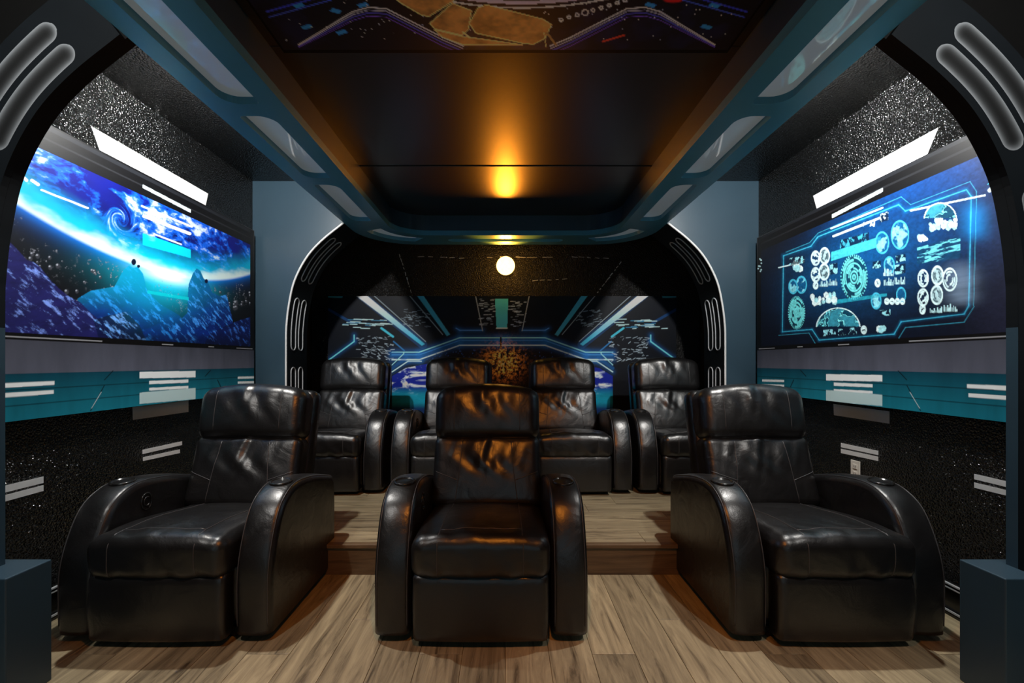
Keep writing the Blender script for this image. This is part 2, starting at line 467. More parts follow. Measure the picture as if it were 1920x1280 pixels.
# ---- arches
ARC = smoothline([(1.843, 0.0), (1.843, .7), (1.843, 1.37), (1.838, 1.52), (1.817, 1.69), (1.772, 1.88), (1.674, 2.07), (1.546, 2.215), (1.36, 2.366)], 10)
ARC = [tuple(p) for p in ARC]
AL = np.concatenate([[0], np.cumsum([math.dist(a, b) for a, b in zip(ARC[:-1], ARC[1:])])])
def arcpt(s, off=0.0):
    """point on the arch profile at length s, moved off outward"""
    s = min(max(s, 0), AL[-1] - 1e-4); i = int(np.searchsorted(AL, s, 'right') - 1); t = (s - AL[i]) / (AL[i + 1] - AL[i])
    a, b = np.array(ARC[i]), np.array(ARC[i + 1]); p = a + (b - a) * t; d = (b - a) / np.linalg.norm(b - a)
    a2 = np.array(ARC[max(i - 3, 0)]); b2 = np.array(ARC[min(i + 4, len(ARC) - 1)]); d = (b2 - a2) / np.linalg.norm(b2 - a2)
    return p + np.array([d[1], -d[0]]) * off
def s_of_z(z): return float(np.interp(z, [p[1] for p in ARC], AL))
def arch_plate(name, y0, y1, sgn, zbase, mats, wall=XW):
    pts = [(wall, zbase)] + [(1.843, zbase)] + [p for p in ARC if p[1] > zbase + .01] + [(1.36, ZA), (wall, ZA)]
    me = prism(name, [(sgn * x, z) for x, z in pts], 'Y', y0, y1)
    o = link(name, me, mats)
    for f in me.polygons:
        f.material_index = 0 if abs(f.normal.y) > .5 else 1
    return o
k = 2
for sgn in (-1, 1):
    side = 'planet' if sgn < 0 else 'dashboard'
    # rear arch
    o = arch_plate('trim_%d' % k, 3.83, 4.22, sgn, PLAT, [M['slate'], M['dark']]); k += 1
    struct(o, 'slate blue rear partition with curved archway on the %s mural side' % side)
    edge = [(sgn * arcpt(s, .004)[0], 3.826, arcpt(s, .004)[1]) for s in np.linspace(PLAT + .01, AL[-1] - .01, 60)]
    link('edge_trim', tubemesh('edge_trim', edge, .0085, 6), M['white'], o, True)
    for z0, z1 in ((0.25, .62), (.70, 1.15), (1.30, 1.75), (1.90, 2.27)):
        s0, s1 = s_of_z(z0), s_of_z(z1)
        for yc in (3.945, 4.085):
            path = []; r = .042
            for a in np.linspace(0, 2 * math.pi, 40, endpoint=False):
                ss = (s1 - r if math.sin(a) >= 0 else s0 + r) + r * math.sin(a); yy = yc + r * math.cos(a)
                path.append((ss, yy))
            # stretch the straight sides
            full = []
            for (sa, ya), (sb, yb) in zip(path, path[1:] + path[:1]):
                m = max(1, int(abs(sb - sa) / .04)); full += [(sa + (sb - sa) * q / m, ya + (yb - ya) * q / m) for q in range(m)]
            P3 = [(sgn * arcpt(sv, -.002)[0], yv, arcpt(sv, -.002)[1]) for sv, yv in full]
            link('slot_rim', tubemesh('slot_rim', P3, .0055, 6, True), M['rim'], o, True)
    # front arch: plate, proud ring face, airbrushed slots, pedestal
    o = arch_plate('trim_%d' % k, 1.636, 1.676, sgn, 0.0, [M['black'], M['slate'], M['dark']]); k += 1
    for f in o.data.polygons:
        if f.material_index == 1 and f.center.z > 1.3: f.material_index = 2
    struct(o, 'dark front archway with airbrushed slots on the %s mural side' % side)
    ss = np.linspace(0.0, AL[-1] - .01, 70)
    ip = [arcpt(s, .0) for s in ss]; op = [arcpt(s, .25) for s in ss]
    ringpts = [(sgn * p[0], p[1]) for p in ip] + [(sgn * max(min(p[0], XW - .002), 1.365), min(p[1], ZA - .002)) for p in op][::-1]
    link('arch_face', prism('arch_face', ringpts, 'Y', 1.612, 1.6355), M['dark'], o)
    def slot(s0, s1, off, wd=.078):
        us = np.linspace(0, 1, 60); vs2 = np.linspace(-1, 1, 15); r = wd / 2
        def half(u):
            sv = s0 + (s1 - s0) * u
            e = np.minimum(sv - s0, s1 - sv); return sv, np.sqrt(np.clip(r * r - np.clip(r - e, 0, r) ** 2, 0, None))
        def P(U, V):
            out = np.zeros(U.shape + (3,))
            for i in range(U.shape[0]):
                u = .5 - .5 * math.cos(math.pi * us[i]); sv, hw = half(np.array(u))
                for j in range(U.shape[1]):
                    p = arcpt(float(sv), off + float(hw) * vs2[j]); out[i, j] = (sgn * p[0], 1.611, p[1])
            return out
        def colr(U, V):
            out = np.zeros(U.shape + (3,))
            for i in range(U.shape[0]):
                u = .5 - .5 * math.cos(math.pi * us[i]); sv, hw = half(np.array(u))
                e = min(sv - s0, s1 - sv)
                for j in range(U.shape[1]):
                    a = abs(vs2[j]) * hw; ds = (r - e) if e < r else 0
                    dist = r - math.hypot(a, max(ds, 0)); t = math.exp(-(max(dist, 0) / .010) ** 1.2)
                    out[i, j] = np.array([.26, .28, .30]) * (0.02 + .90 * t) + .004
            return out
        return gridmesh('arch_slot', P, us, vs2, colr)
    e2, b2 = s_of_z(2.262), s_of_z(1.925)
    for s0, s1 in ((b2, e2), (s_of_z(1.25), s_of_z(1.80)), (s_of_z(.55), s_of_z(1.15))):
        for off in (.065, .165):
            link('arch_slot', slot(s0, s1, off), M['airbrush'], o)
    box('pedestal', min(sgn * 1.715, sgn * 2.128), max(sgn * 1.715, sgn * 2.128), 1.56, 1.72, 0.0, .455, M['slate'], o, .004)

# ================================================================== MURALS
def side_cols(sgn, painter):
    def cf(U, V):     # U = depth y, V = height z
        PX = CX + sgn * F * 2.07 / U; PY = CY - (V - H) * F / U
        cv = Canvas(PX, PY); painter(cv, U, V); return cv.c
    return cf

def common_side(cv, Y, Z, sgn):
    T = 2.15 if sgn < 0 else 2.10
    """frame, lower wall strip, teal ledge: same drawing on both side murals"""
    q = (lambda x: x) if sgn < 0 else (lambda x: 1896 - x)
    g = fbm(Y * 14, Z * 3, 4)
    cv.c[:] = C(14, 14, 17)
    low = (Z < 1.30) & (Z >= 1.15)
    t = np.clip((1.30 - Z) / .15, 0, 1)
    grey = C(84, 86, 100) * (0.55 + .5 * t)[..., None] * (0.7 + .6 * g)[..., None]
    cv.blend(grey, low * 1.0)
    tt = np.clip((1.15 - Z) / .2, 0, 1)
    teal = (C(8, 62, 80) * (1 - tt)[..., None] + C(24, 122, 142) * tt[..., None]) * (.75 + .5 * g)[..., None]
    cv.blend(teal, (Z < 1.15) * 1.0)
    for zz in (1.08, 1.015):
        cv.blend(C(5, 30, 40), .6 * (np.abs(Z - zz) < .0025))
    k = C(4, 20, 26)
    for a, b in (((212, 695), (196, 712)), ((196, 722), (170, 770)), ((395, 694), (385, 705)), ((408, 712), (414, 725))):
        cv.line([(q(a[0]), a[1]), (q(b[0]), b[1])], 1.6, k)
    cv.line([(q(190), 735), (q(172), 765)], 1.2, C(200, 220, 225))
    wh = C(245, 248, 248); wc = C(215, 243, 245)
    bars = [[(262, 697), (367, 695), (367, 707), (262, 709)], [(280, 714), (353, 711), (353, 717), (280, 720)],
            [(280, 727), (353, 723), (353, 728), (280, 732)], [(8, 718), (103, 714), (103, 721), (8, 727)],
            [(8, 737), (101, 731), (101, 738), (8, 745)], [(446, 706), (487, 705), (487, 709), (446, 710)], [(446, 715), (488, 714), (488, 718), (446, 719)]]
    if sgn > 0: bars = [[(x + (1602 - (1896 - 314)), y + 6) for x, y in [(q(a), b) for a, b in p]] for p in bars]
    for p in bars: cv.poly(p, wh)
    p = [(262, 736), (367, 727), (367, 748), (262, 757)]
    if sgn > 0: p = [(q(a) + 20, b + 4) for a, b in p]
    cv.poly(p, wc * .8)
    # black bezel with a pale glint along the bottom and a light bar in the top
    cv.blend(C(6, 6, 8), ((Z > 1.295) & (Z < 1.325)) * 1.0)
    cv.blend(C(150, 150, 155), ((Z > 1.303) & (Z < 1.309)) * (vnoise(Y * 5, Z * 0) > .5) * .9)
    top = Z > T
    cv.blend(C(5, 5, 7), top * 1.0); cv.blend(C(34, 35, 39), top * (np.abs(Z - T - .055) < .005) * .6)
    cv.blend(C(26, 28, 33), (np.abs(Z - T - .108) < .010) * .8)
    p = [(268, 346), (358, 393), (358, 399), (268, 352)]
    if sgn > 0: p = [(1655, 352), (1560, 402), (1560, 409), (1655, 359)]
    cv.poly(p, C(205, 225, 228))

def paint_left(cv, Y, Z):
    common_side(cv, Y, Z, -1)
    img = ((Z > 1.325) & (Z < 2.15) & (Y < 3.69)) * 1.0
    keep = cv.c.copy()
    r = np.hypot(Y - 2.75, Z - (1.735 + 2.6)); h = 2.6 - r          # h > 0: on the planet, 0 at the limb
    wx = fbm(Y * 2.2 + 3, Z * 2.2, 4) * 1.1; wy = fbm(Y * 2.2 + 11, Z * 2.2 + 5, 4) * 1.1
    # storm swirl
    sy, sz = on_wall(226, 412, 2.07); dy, dz = Y - sy, Z - sz; rr = np.hypot(dy, dz)
    an = 4.5 * np.exp(-(rr / .055) ** 2); ys = sy + dy * np.cos(an) - dz * np.sin(an); zs = sz + dy * np.sin(an) + dz * np.cos(an)
    cl = fbm(ys * 3.4 + wx + zs * 1.6, zs * 8.5 + wy * 1.4, 6, .62)
    cl2 = fbm(ys * 16 + 7 + wx * 2, zs * 30 + wy * 2, 5, .65)
    cl = cl * .62 + cl2 * .42
    ocean = C(4, 16, 120) * (.35 + 1.3 * fbm(Y * 4 + 20, Z * 5, 4))[..., None]
    p = ocean
    a = sm(.46, .60, cl)[..., None]; p = p * (1 - a) + C(14, 105, 245) * a
    a = sm(.57, .70, cl)[..., None]; p = p * (1 - a) + C(225, 242, 255) * a
    far = sm(.21, .03, h + .10 * (fbm(Y * 5, Z * 9, 4) - .5)); p = p * (1 - far[..., None]) + C(0, 190, 232) * far[..., None]
    lim = sm(.075, .005, h + .09 * (fbm(Y * 6 + 4, Z * 14, 4) - .5)); p = p * (1 - lim[..., None]) + C(235, 255, 255) * lim[..., None]
    cv.c = p * .68
    sp = C(5, 6, 12) * np.ones_like(cv.c)
    atm = np.exp(-np.clip(-h, 0, None) / .028)[..., None]; sp = sp + C(0, 110, 215) * atm * .9
    cv.blend(sp, sm(.012, -.012, h))
    fl = np.exp(-((Y - 2.80) / .34) ** 2 - ((Z - 1.70) / .10) ** 2); cv.add(C(0, 190, 215), 1.0 * fl)
    fl = np.exp(-((Y - 2.80) / .17) ** 2 - ((Z - 1.725) / .035) ** 2); cv.add(C(255, 255, 255), 1.1 * fl)
    # asteroids
    rs = np.random.RandomState(5)
    for i in range(70):
        ax, ay = (rs.uniform(25, 215), 0) if i < 48 else (rs.uniform(395, 470), 0)
        ay = 452 + (ax - 25) * .32 + rs.uniform(6, 92) if i < 48 else rs.uniform(545, 588)
        ra = rs.uniform(1.6, 5.5)
        cv.disc(ax, ay, ra * .8, ra, C(52, 54, 62), .9, .3); cv.disc(ax - ra * .3, ay - ra * .45, ra * .38, ra * .35, C(170, 175, 188), .8, .4)
    deb = fbm(Y * 70, Z * 70, 3, .7); cv.blend(C(120, 122, 132), .8 * sm(.66, .74, deb) * sm(-.03, -.06, h) * sm(-.26, -.14, h) * sm(.4, .6, fbm(Y * 9, Z * 9, 3)))
    rock = fbm(Y * 30 + Z * 44, Z * 10 - Y * 13, 6, .70); rk2 = fbm(Y * 16 - Z * 22, Z * 30, 5, .65)
    def mountain(pts, dark, lightc, hz=0, lo=.52, hi=.70):
        m = cv.polymask(pts)
        cc = dark * (.4 + 1.2 * rk2)[..., None]; a = sm(lo, hi, rock)[..., None]; cc = cc * (1 - a) + lightc * a
        if hz: 
            b = (sm(600, 500, cv.y) * hz)[..., None]; cc = cc * (1 - b) + C(0, 165, 205) * b
        cv.blend(cc, m)
    mountain([(145, 560), (170, 545), (215, 537), (232, 505), (243, 497), (250, 502), (258, 500), (268, 512), (276, 545), (300, 570), (335, 590), (345, 600), (360, 660), (150, 660)],
             C(6, 30, 110), C(40, 130, 225), .75)
    mountain([(330, 610), (352, 585), (352, 560), (354, 533), (362, 512), (369, 503), (376, 508), (382, 522), (390, 528), (398, 548), (412, 555), (425, 552), (434, 590), (440, 620), (440, 660), (325, 660)],
             C(5, 32, 112), C(60, 140, 235), .3)
    mountain([(380, 650), (395, 625), (420, 612), (450, 600), (490, 588), (490, 660), (380, 660)], C(6, 20, 80), C(60, 120, 220))
    mountain([(0, 445), (20, 455), (35, 470), (50, 487), (64, 492), (75, 500), (95, 525), (111, 541), (130, 556), (150, 566), (172, 588), (191, 602), (210, 622), (235, 645), (0, 660)],
             C(26, 26, 84), C(120, 150, 235), 0, .55, .74)
    mountain([(175, 600), (200, 592), (222, 588), (235, 584), (248, 596), (262, 610), (275, 640), (270, 650), (190, 650)], C(8, 14, 60), C(110, 170, 250))
    cv.blend(C(3, 6, 30), .75 * sm(612, 640, cv.y - (cv.x - 240) * .05) * (cv.x > 228))
    fl = np.exp(-((cv.x - 300) / 70) ** 2 - ((cv.y - 560) / 42) ** 2); cv.add(C(0, 150, 190), .55 * fl)
    cv.disc(251, 491, 4.5, 6, C(4, 14, 40)); cv.disc(260, 499, 3, 3, C(4, 14, 40)); cv.disc(387, 527, 3, 4, C(4, 14, 50))
    wh = C(250, 253, 255)
    for p, wd in ((((78, 356), (165, 390)), 3), (((266, 386), (360, 425)), 3), (((270, 405), (356, 438)), 5.5), (((290, 439), (340, 458)), 2.5),
                  (((60, 338), (72, 346)), 5), (((42, 330), (50, 338)), 5)):
        cv.line(p, wd, wh)
    cv.poly([(268, 437), (358, 468), (358, 484), (268, 459)], C(0, 205, 220), .85)
    cv.poly([(276, 544), (354, 557), (354, 563), (276, 550)], C(0, 205, 220), .8)
    cv.c = cv.c * img[..., None] + keep * (1 - img[..., None])
    e = (Y > 3.69); cv.blend(C(8, 9, 11), e * (Z > 1.31))
    for i in range(9):
        cv.disc(480 + rs.uniform(-2, 8), 470 + rs.uniform(0, 22), 1.6, 1.6, C(200, 225, 230), .8)

def paint_right(cv, Y, Z):
    common_side(cv, Y, Z, 1)
    keep = cv.c.copy()
    img = ((Z > 1.325) & (Z < 2.10) & (Y < 3.69)) * 1.0
    Zp = lambda x, y: (1400 + x / 2.246, 230 + y / 2.246)            # crop pixels to photo pixels
    n = fbm(Y * 3, Z * 3, 4)
    base = C(7, 12, 28) * np.ones_like(cv.c)
    gl = .5 * np.exp(-((Y - 2.35) / .5) ** 2) * np.clip((Z - 1.55) / .5, 0, 1); base = base + C(0, 70, 150) * (gl * (.5 + .8 * n))[..., None] * 1.3
    gl = np.exp(-((Y - 2.75) / .55) ** 2 - ((Z - 1.75) / .24) ** 2); base = base + C(0, 75, 125) * gl[..., None] * .8
    gl = sm(2.15, 1.85, Y); base = base + C(24, 23, 38) * gl[..., None]
    cv.c = base * (.8 + .4 * fbm(Y * 2, Z * 30, 3))[..., None]
    cy, br, wt = C(70, 190, 225), C(20, 105, 160), C(215, 245, 250)
    L = lambda pts, wd, col, a=1.0, glow=0: cv.line([Zp(*p) for p in pts], wd, col, a, glow, C(0, 120, 170))
    # outlines of the display
    L([(155, 560), (270, 520), (300, 480), (640, 345), (668, 372), (925, 282), (945, 310), (935, 770)], 1.8, cy, .75, 4)
    L([(165, 545), (265, 505), (300, 465), (650, 312), (690, 345), (940, 248), (968, 290), (955, 770)], 1.3, cy, .5)
    L([(155, 560), (150, 880), (275, 870), (305, 915), (620, 890), (650, 838), (915, 805), (935, 770)], 1.6, cy, .75, 3)
    L([(135, 895), (262, 885), (292, 935), (635, 915), (668, 862), (915, 840), (958, 772)], 1.3, cy, .5)
    L([(690, 370), (1003, 305)], 3.2, wt); L([(1022, 285), (1045, 265)], 7, wt)
    L([(355, 445), (572, 358)], 3, wt); L([(365, 478), (562, 400)], 4, wt, .95); L([(135, 610), (240, 585)], 2.4, wt)
    L([(1015, 260), (1040, 232)], 1.5, cy)
    R = lambda x0, y0, x1, y1, sk=0: [Zp(x0, y0), Zp(x1, y1), Zp(x1, y1 + sk), Zp(x0, y0 + sk)]
    def area(x0, x1, ya0, ya1, yb0, yb1): return [Zp(x0, ya0), Zp(x1, yb0), Zp(x1, yb1), Zp(x0, ya1)]
    def tex(poly, col, lo, hi, fx, fz, a=1.0, bg=None):
        m = cv.polymask(poly)
        if bg is not None: cv.blend(bg, m * .85)
        t = fbm(Y * fx, Z * fz, 4, .6); cv.blend(col, m * sm(lo, hi, t) * a)
    dk = C(6, 26, 48)
    tex(area(392, 515, 495, 530, 460, 500), cy, .5, .62, 60, 40, .8, dk); tex(area(562, 597, 385, 420, 372, 410), wt, .5, .6, 70, 70, .8, dk)
    cv.poly(area(355, 565, 545, 582, 478, 520), C(70, 205, 222), .85)
    tex(area(490, 540, 420, 450, 408, 435), wt, .45, .5, 50, 50, .8)
    # circular dials
    def dial(x, y, r, k=0.8, col=None, full=False):
        c = Zp(x, y); r = r / 2.246; col = wt if col is None else col
        if full: cv.disc(c[0], c[1], r * k, r, C(190, 225, 232), .85)
        cv.ring(c[0], c[1], r * k, r, 1.6, col, .95)
        cv.ring(c[0], c[1], r * k * .72, r * .72, 1.5, C(40, 70, 85) if full else col, .85, (3, x, -.4))
        cv.ring(c[0], c[1], r * k * .45, r * .45, 1.6, C(40, 70, 85) if full else col, .9, (2, y, -.5))
    def bigdial(x, y, r, k):
        c = Zp(x, y); r = r / 2.246
        cv.disc(c[0], c[1], r * k, r, C(8, 60, 80), .8)
        for f, wd, dash in ((1, 1.2, (40, 0, .0)), (.90, 1.2, (5, 1, -.6)), (.78, 2.2, (2, .5, -.4)), (.64, 1.2, None), (.52, 2.4, (3, 2, -.3)), (.40, 1.2, (4, 0, -.5)), (.27, 1.6, None), (.10, 1.8, None)):
            cv.ring(c[0], c[1], r * k * f, r * f, wd, C(110, 220, 225), .95, dash)
    bigdial(452, 650, 92, .60); bigdial(210, 800, 66, .52)
    for x, y, r, fl in ((290, 570, 28, False), (328, 560, 32, True), (290, 640, 28, False), (326, 628, 32, True),
                        (743, 655, 34, False), (803, 643, 38, True), (742, 735, 34, False), (800, 725, 38, True), (740, 785, 18, False)):
        dial(x, y, r, .62, None, fl)
    for x, y, r in ((645, 472, 58), (230, 682, 34), (195, 690, 28), (570, 505, 44), (600, 600, 34), (650, 725, 30), (545, 750, 32)):
        c = Zp(x, y); rr = r / 2.246; k = .62
        d = np.hypot((cv.x - c[0]) / (rr * k), (cv.y - c[1]) / rr)
        cv.blend(C(10, 95, 150), (d < 1) * .7); cv.blend(C(140, 225, 240), (d < 1) * sm(.5, .6, fbm(Y * 26 + x, Z * 22, 4)) * .85)
        cv.ring(c[0], c[1], rr * k, rr, 1.4, cy, .9)
    # boxes with maps, waves, cubes and bar charts
    tex(area(718, 898, 525, 595, 480, 570), C(110, 215, 235), .48, .58, 14, 90, .9, C(8, 60, 95))
    rs = np.random.RandomState(9)
    def cubes(x0, x1, y0, y1, n, sl=-.12):
        for i in range(n):
            x, y, r = rs.uniform(x0, x1), rs.uniform(y0, y1), rs.uniform(6, 17); y += sl * (x - x0); t = rs.uniform(0, 1.5)
            pts = [Zp(x + r * .8 * math.cos(t + q), y + r * math.sin(t + q)) for q in (0, 1.2, 2.3, 3.3, 4.4, 5.4)]
            cv.poly(pts, C(160, 225, 235) if rs.rand() < .55 else C(225, 247, 250), .92)
    cubes(725, 765, 470, 490, 6, 0); cubes(770, 890, 410, 455, 24); cubes(275, 375, 730, 770, 26); cubes(540, 590, 855, 880, 10); cubes(200, 240, 580, 620, 9)
    def globe_arc(x, y, r, k=.8):
        c = Zp(x, y); rr = r / 2.246; d = np.hypot((cv.x - c[0]) / (rr * k), (cv.y - c[1]) / rr); m = (d < 1) & (cv.y < c[1] - rr * .12)
        cv.blend(C(8, 70, 95), m * .8); t = fbm(Y * 16 + x, Z * 16, 4); cv.blend(C(120, 225, 235), m * (np.abs(t - .5) < .025)); cv.blend(C(60, 160, 185), m * (t > .55) * .7)
        cv.ring(c[0], c[1], rr * k, rr, 1.8, wt, .9, (1, -1.9, .05)) if False else cv.blend(wt, (np.abs(d - 1) * rr < 1.1) * (cv.y < c[1] - rr * .1) * .9)
    globe_arc(385, 868, 88, 1.05); globe_arc(815, 410, 72, .95)
    for x0, x1, y0, y1, sl in ((575, 620, 610, 645, -.05), (578, 620, 652, 685, -.05), (622, 668, 648, 680, -.05), (308, 342, 660, 690, 0), (345, 382, 655, 685, 0), (770, 825, 770, 800, 0), (830, 888, 760, 795, 0)):
        nb = 9
        for i in range(nb):
            xa = x0 + (x1 - x0) * i / nb; hh = (y1 - y0) * rs.uniform(.25, 1)
            cv.poly(R(xa, y1 - hh, xa + (x1 - x0) / nb * .75, y1 - hh, hh), C(190, 235, 242), .85)
    for a in ((530, 565, 585, 615, 580, 610), (628, 668, 560, 590, 552, 582), (622, 668, 600, 640, 592, 632), (350, 382, 595, 640, 590, 635), (320, 375, 873, 898, 868, 893), (385, 418, 868, 895, 865, 892), (428, 466, 865, 892, 860, 888), (560, 605, 790, 815, 785, 810), (180, 245, 570, 600, 560, 590)):
        tex(area(*a), C(150, 225, 238), .5, .57, 45, 45, .9, dk)
    for x in (590, 612, 634, 656): dial(x, 752, 11, .75)
    dial(493, 872, 15, .7); dial(290, 685, 13, .7); dial(551, 675, 14, .7); dial(855, 660, 46, .62); 
    cv.poly(area(380, 590, 745, 762, 718, 730), C(40, 170, 195), .7)
    cv.c = cv.c * (.55 + .9 * fbm(Y * 70, Z * 90, 3, .7))[..., None]
    # motion-blur haze at the viewer's end of the display
    hz = np.exp(-((cv.x - Zp(905, 0)[0]) / 26) ** 2) * sm(Zp(0, 560)[1], Zp(0, 650)[1], cv.y) * sm(Zp(0, 790)[1], Zp(0, 720)[1], cv.y)
    cv.add(C(150, 175, 205), .55 * hz * (.4 + fbm(Y * 3, Z * 40, 3)))
    hz = np.exp(-((cv.x - Zp(960, 0)[0]) / 22) ** 2) * sm(Zp(0, 300)[1], Zp(0, 400)[1], cv.y) * sm(Zp(0, 520)[1], Zp(0, 440)[1], cv.y)
    cv.add(C(0, 120, 190), .8 * hz)
    cv.c = cv.c * img[..., None] + keep * (1 - img[..., None])
    cv.blend(C(8, 9, 11), (Y > 3.69) * (Z > 1.31))
    for i in range(9):
        cv.disc(1422 + rs.uniform(-2, 10), 484 + rs.uniform(0, 26), 1.6, 1.6, C(190, 225, 230), .8)

def side_panel(sgn, painter, label):
    X = sgn * 2.07; e = empty('mural_panel', (sgn * 2.10, 2.72, .948))
    tag(e, label, 'mural')
    box('backing', min(sgn * -.028, sgn * .028), max(sgn * -.028, sgn * .028), -1.02, 1.03, 0, 1.332 if sgn < 0 else 1.272, M['gloss'], e)
    us = np.arange(1.72, 3.7451, .0033); vs2 = np.arange(.950, 2.2781 if sgn < 0 else 2.2181, .0030)
    me = gridmesh('printed_image', lambda U, V: np.stack([np.full(U.shape, -sgn * .0295), U - 2.72, V - .948], -1), us, vs2, side_cols(sgn, painter))
    link('printed_image', me, M['print'], e)
side_panel(-1, paint_left, 'wide wall mural of a glowing blue planet above jagged mountains')
side_panel(1, paint_right, 'wide wall mural of a blue dashboard display with dials and maps')

# ---- back mural
YM = 4.95
def paint_back(cv, X, Z):
    m = lambda pts: [(1884 - x, y) for x, y in pts]
    n = fbm(X * 4, Z * 4, 4)
    cv.c[:] = C(6, 8, 13); cv.add(C(10, 22, 40), .5 * n)
    blue, cyan, wht = C(20, 95, 165), C(60, 180, 215), C(215, 235, 242)
    rs = np.random.RandomState(2)
    for f in (lambda p: p, m):
        # planet seen through the side windows
        win = cv.polymask(f([(735, 705), (760, 690), (800, 682), (812, 690), (812, 775), (735, 775)]))
        cl = fbm(X * 7 + 3 * fbm(X * 4, Z * 6, 3), Z * 17, 5, .6)
        sky = C(8, 30, 140) * np.ones_like(cv.c); a = sm(.5, .72, cl)[..., None]; sky = sky * (1 - a) + C(215, 235, 255) * a
        t = sm(722, 742, cv.y)[..., None]; sky = sky * (1 - t) + (C(10, 135, 165) * (.6 + .8 * cl)[..., None]) * t
        t = sm(752, 768, cv.y)[..., None]; sky = sky * (1 - t) + C(5, 40, 90) * t
        cv.blend(sky, win)
        # light tubes
        g = sm(560, 640, cv.y)[..., None]
        cv.line(f([(677, 553), (793, 646)]), 16, blue, .25); 
        q = cv.polymask(f([(666, 553), (687, 553), (797, 645), (791, 648)])); cv.blend(wht * (1 - g) + C(60, 170, 205) * g, q)
        q = cv.polymask(f([(781, 553), (793, 553), (844, 627), (838, 630)])); cv.blend(C(65, 165, 195), q)
        cv.line(f([(700, 553), (798, 640)]), 1.2, C(150, 165, 175)); cv.line(f([(767, 553), (830, 627)]), 1.2, C(150, 165, 175))
        # structural arch
        for off, wd, col in ((0, 2.2, C(140, 210, 240)), (5, 1.6, C(70, 150, 220)), (14, 2.4, C(190, 220, 240))):
            cv.line(f([(735, 660 + off), (786, 660 + off), (862, 633 + off), (950, 633 + off)]), wd, col, 1, 7, blue)
        cv.line(f([(735, 664), (786, 668), (862, 641), (950, 641)]), 10, blue, .35)
        cv.line(f([(855, 615), (862, 619), (905, 619)]), 1.8, C(80, 140, 210), 1, 5, blue)
        cv.line(f([(735, 684), (757, 663), (757, 660)]), 1.6, C(150, 215, 240)); cv.line(f([(735, 697), (765, 677), (790, 677)]), 2, C(180, 215, 235), 1, 5, blue)
        cv.line(f([(735, 690), (762, 670)]), 6, blue, .5)
        # left bay
        cv.line(f([(616, 675), (664, 640), (664, 628)]), 2.4, C(110, 205, 235), 1, 5, blue)
        cv.line(f([(616, 580), (660, 605)]), 5, C(15, 60, 110), .9); cv.line(f([(612, 555), (640, 556)]), 5, C(60, 150, 170))
        cv.line(f([(715, 615), (737, 631)]), 4, C(70, 190, 220)); cv.line(f([(738, 640), (758, 657)]), 2.5, C(40, 110, 170))
        for i in range(26):
            x, y = rs.uniform(632, 715), rs.uniform(598, 616); wd = rs.uniform(6, 26)
            cv.line(f([(x, y), (x + wd, y + .5)]), 1.5, C(190, 225, 235) if rs.rand() < .6 else C(60, 130, 170), .9)
        for i in range(70):
            x, y = rs.uniform(665, 735), rs.uniform(630, 675); cv.line(f([(x, y), (x + rs.uniform(2, 9), y + rs.uniform(-2, 4))]), 1.2, C(170, 190, 205), rs.uniform(.3, 1))
        for i in range(45):
            x, y = rs.uniform(752, 800), rs.uniform(580, 612); cv.line(f([(x, y), (x + rs.uniform(2, 8), y + rs.uniform(-1, 3))]), 1.1, C(150, 170, 185), rs.uniform(.2, .8))
        for i in range(40):
            x, y = rs.uniform(897, 925), rs.uniform(560, 612); cv.line(f([(x, y), (x + rs.uniform(2, 9), y)]), 1.3, C(170, 190, 215), rs.uniform(.2, .9))
        cv.line(f([(892, 556), (905, 620)]), 1.5, C(150, 160, 170))
        for i in range(50):
            x, y = rs.uniform(800, 925), rs.uniform(652, 690); cv.disc(f([(x, y)])[0][0], y, 1.1, 1.1, C(40, 90, 170), rs.uniform(.3, 1))
    cv.poly([(928, 560), (953, 560), (951, 615), (931, 615)], C(70, 180, 200)); cv.line([(931, 615), (951, 615)], 2, wht)
    cv.line([(939, 633), (939, 652)], 3, C(6, 8, 13))
    # golden star field in the middle window
    d = np.hypot((cv.x - 945) / 26, (cv.y - 678) / 24); st = fbm(X * 45, Z * 45, 4, .7)
    cv.add(C(235, 150, 50), np.exp(-d ** 2) * sm(.38, .75, st) * 5.0); cv.add(C(255, 225, 150), np.exp(-(d * 1.5) ** 2) * sm(.55, .72, st) * 1.5)
def back_cols(U, V):
    PX = CX + U * F / YM; PY = CY - (V - H) * F / YM
    cv = Canvas(PX, PY); paint_back(cv, U, V); return cv.c * 1.5
x0, x1 = (615 - CX) * YM / F, (1268 - CX) * YM / F; zt = H + (CY - 555) * YM / F
e = empty('mural_panel', (0, 4.975, .45)); tag(e, 'spaceship corridor mural with blue light tubes on the back wall', 'mural')
box('backing', x0, x1, -.0235, .0235, 0, zt - .45, M['black'], e)
me = gridmesh('printed_image', lambda U, V: np.stack([U, np.full(U.shape, -.025), V - .45], -1), np.linspace(x0, x1, 700), np.linspace(.46, zt, 260), back_cols)
link('printed_image', me, M['print'], e)
def backpt(px, py): return ((px - CX) * YB / F, YB - .0012, H + (CY - py) * YB / F)
rs = np.random.RandomState(12)
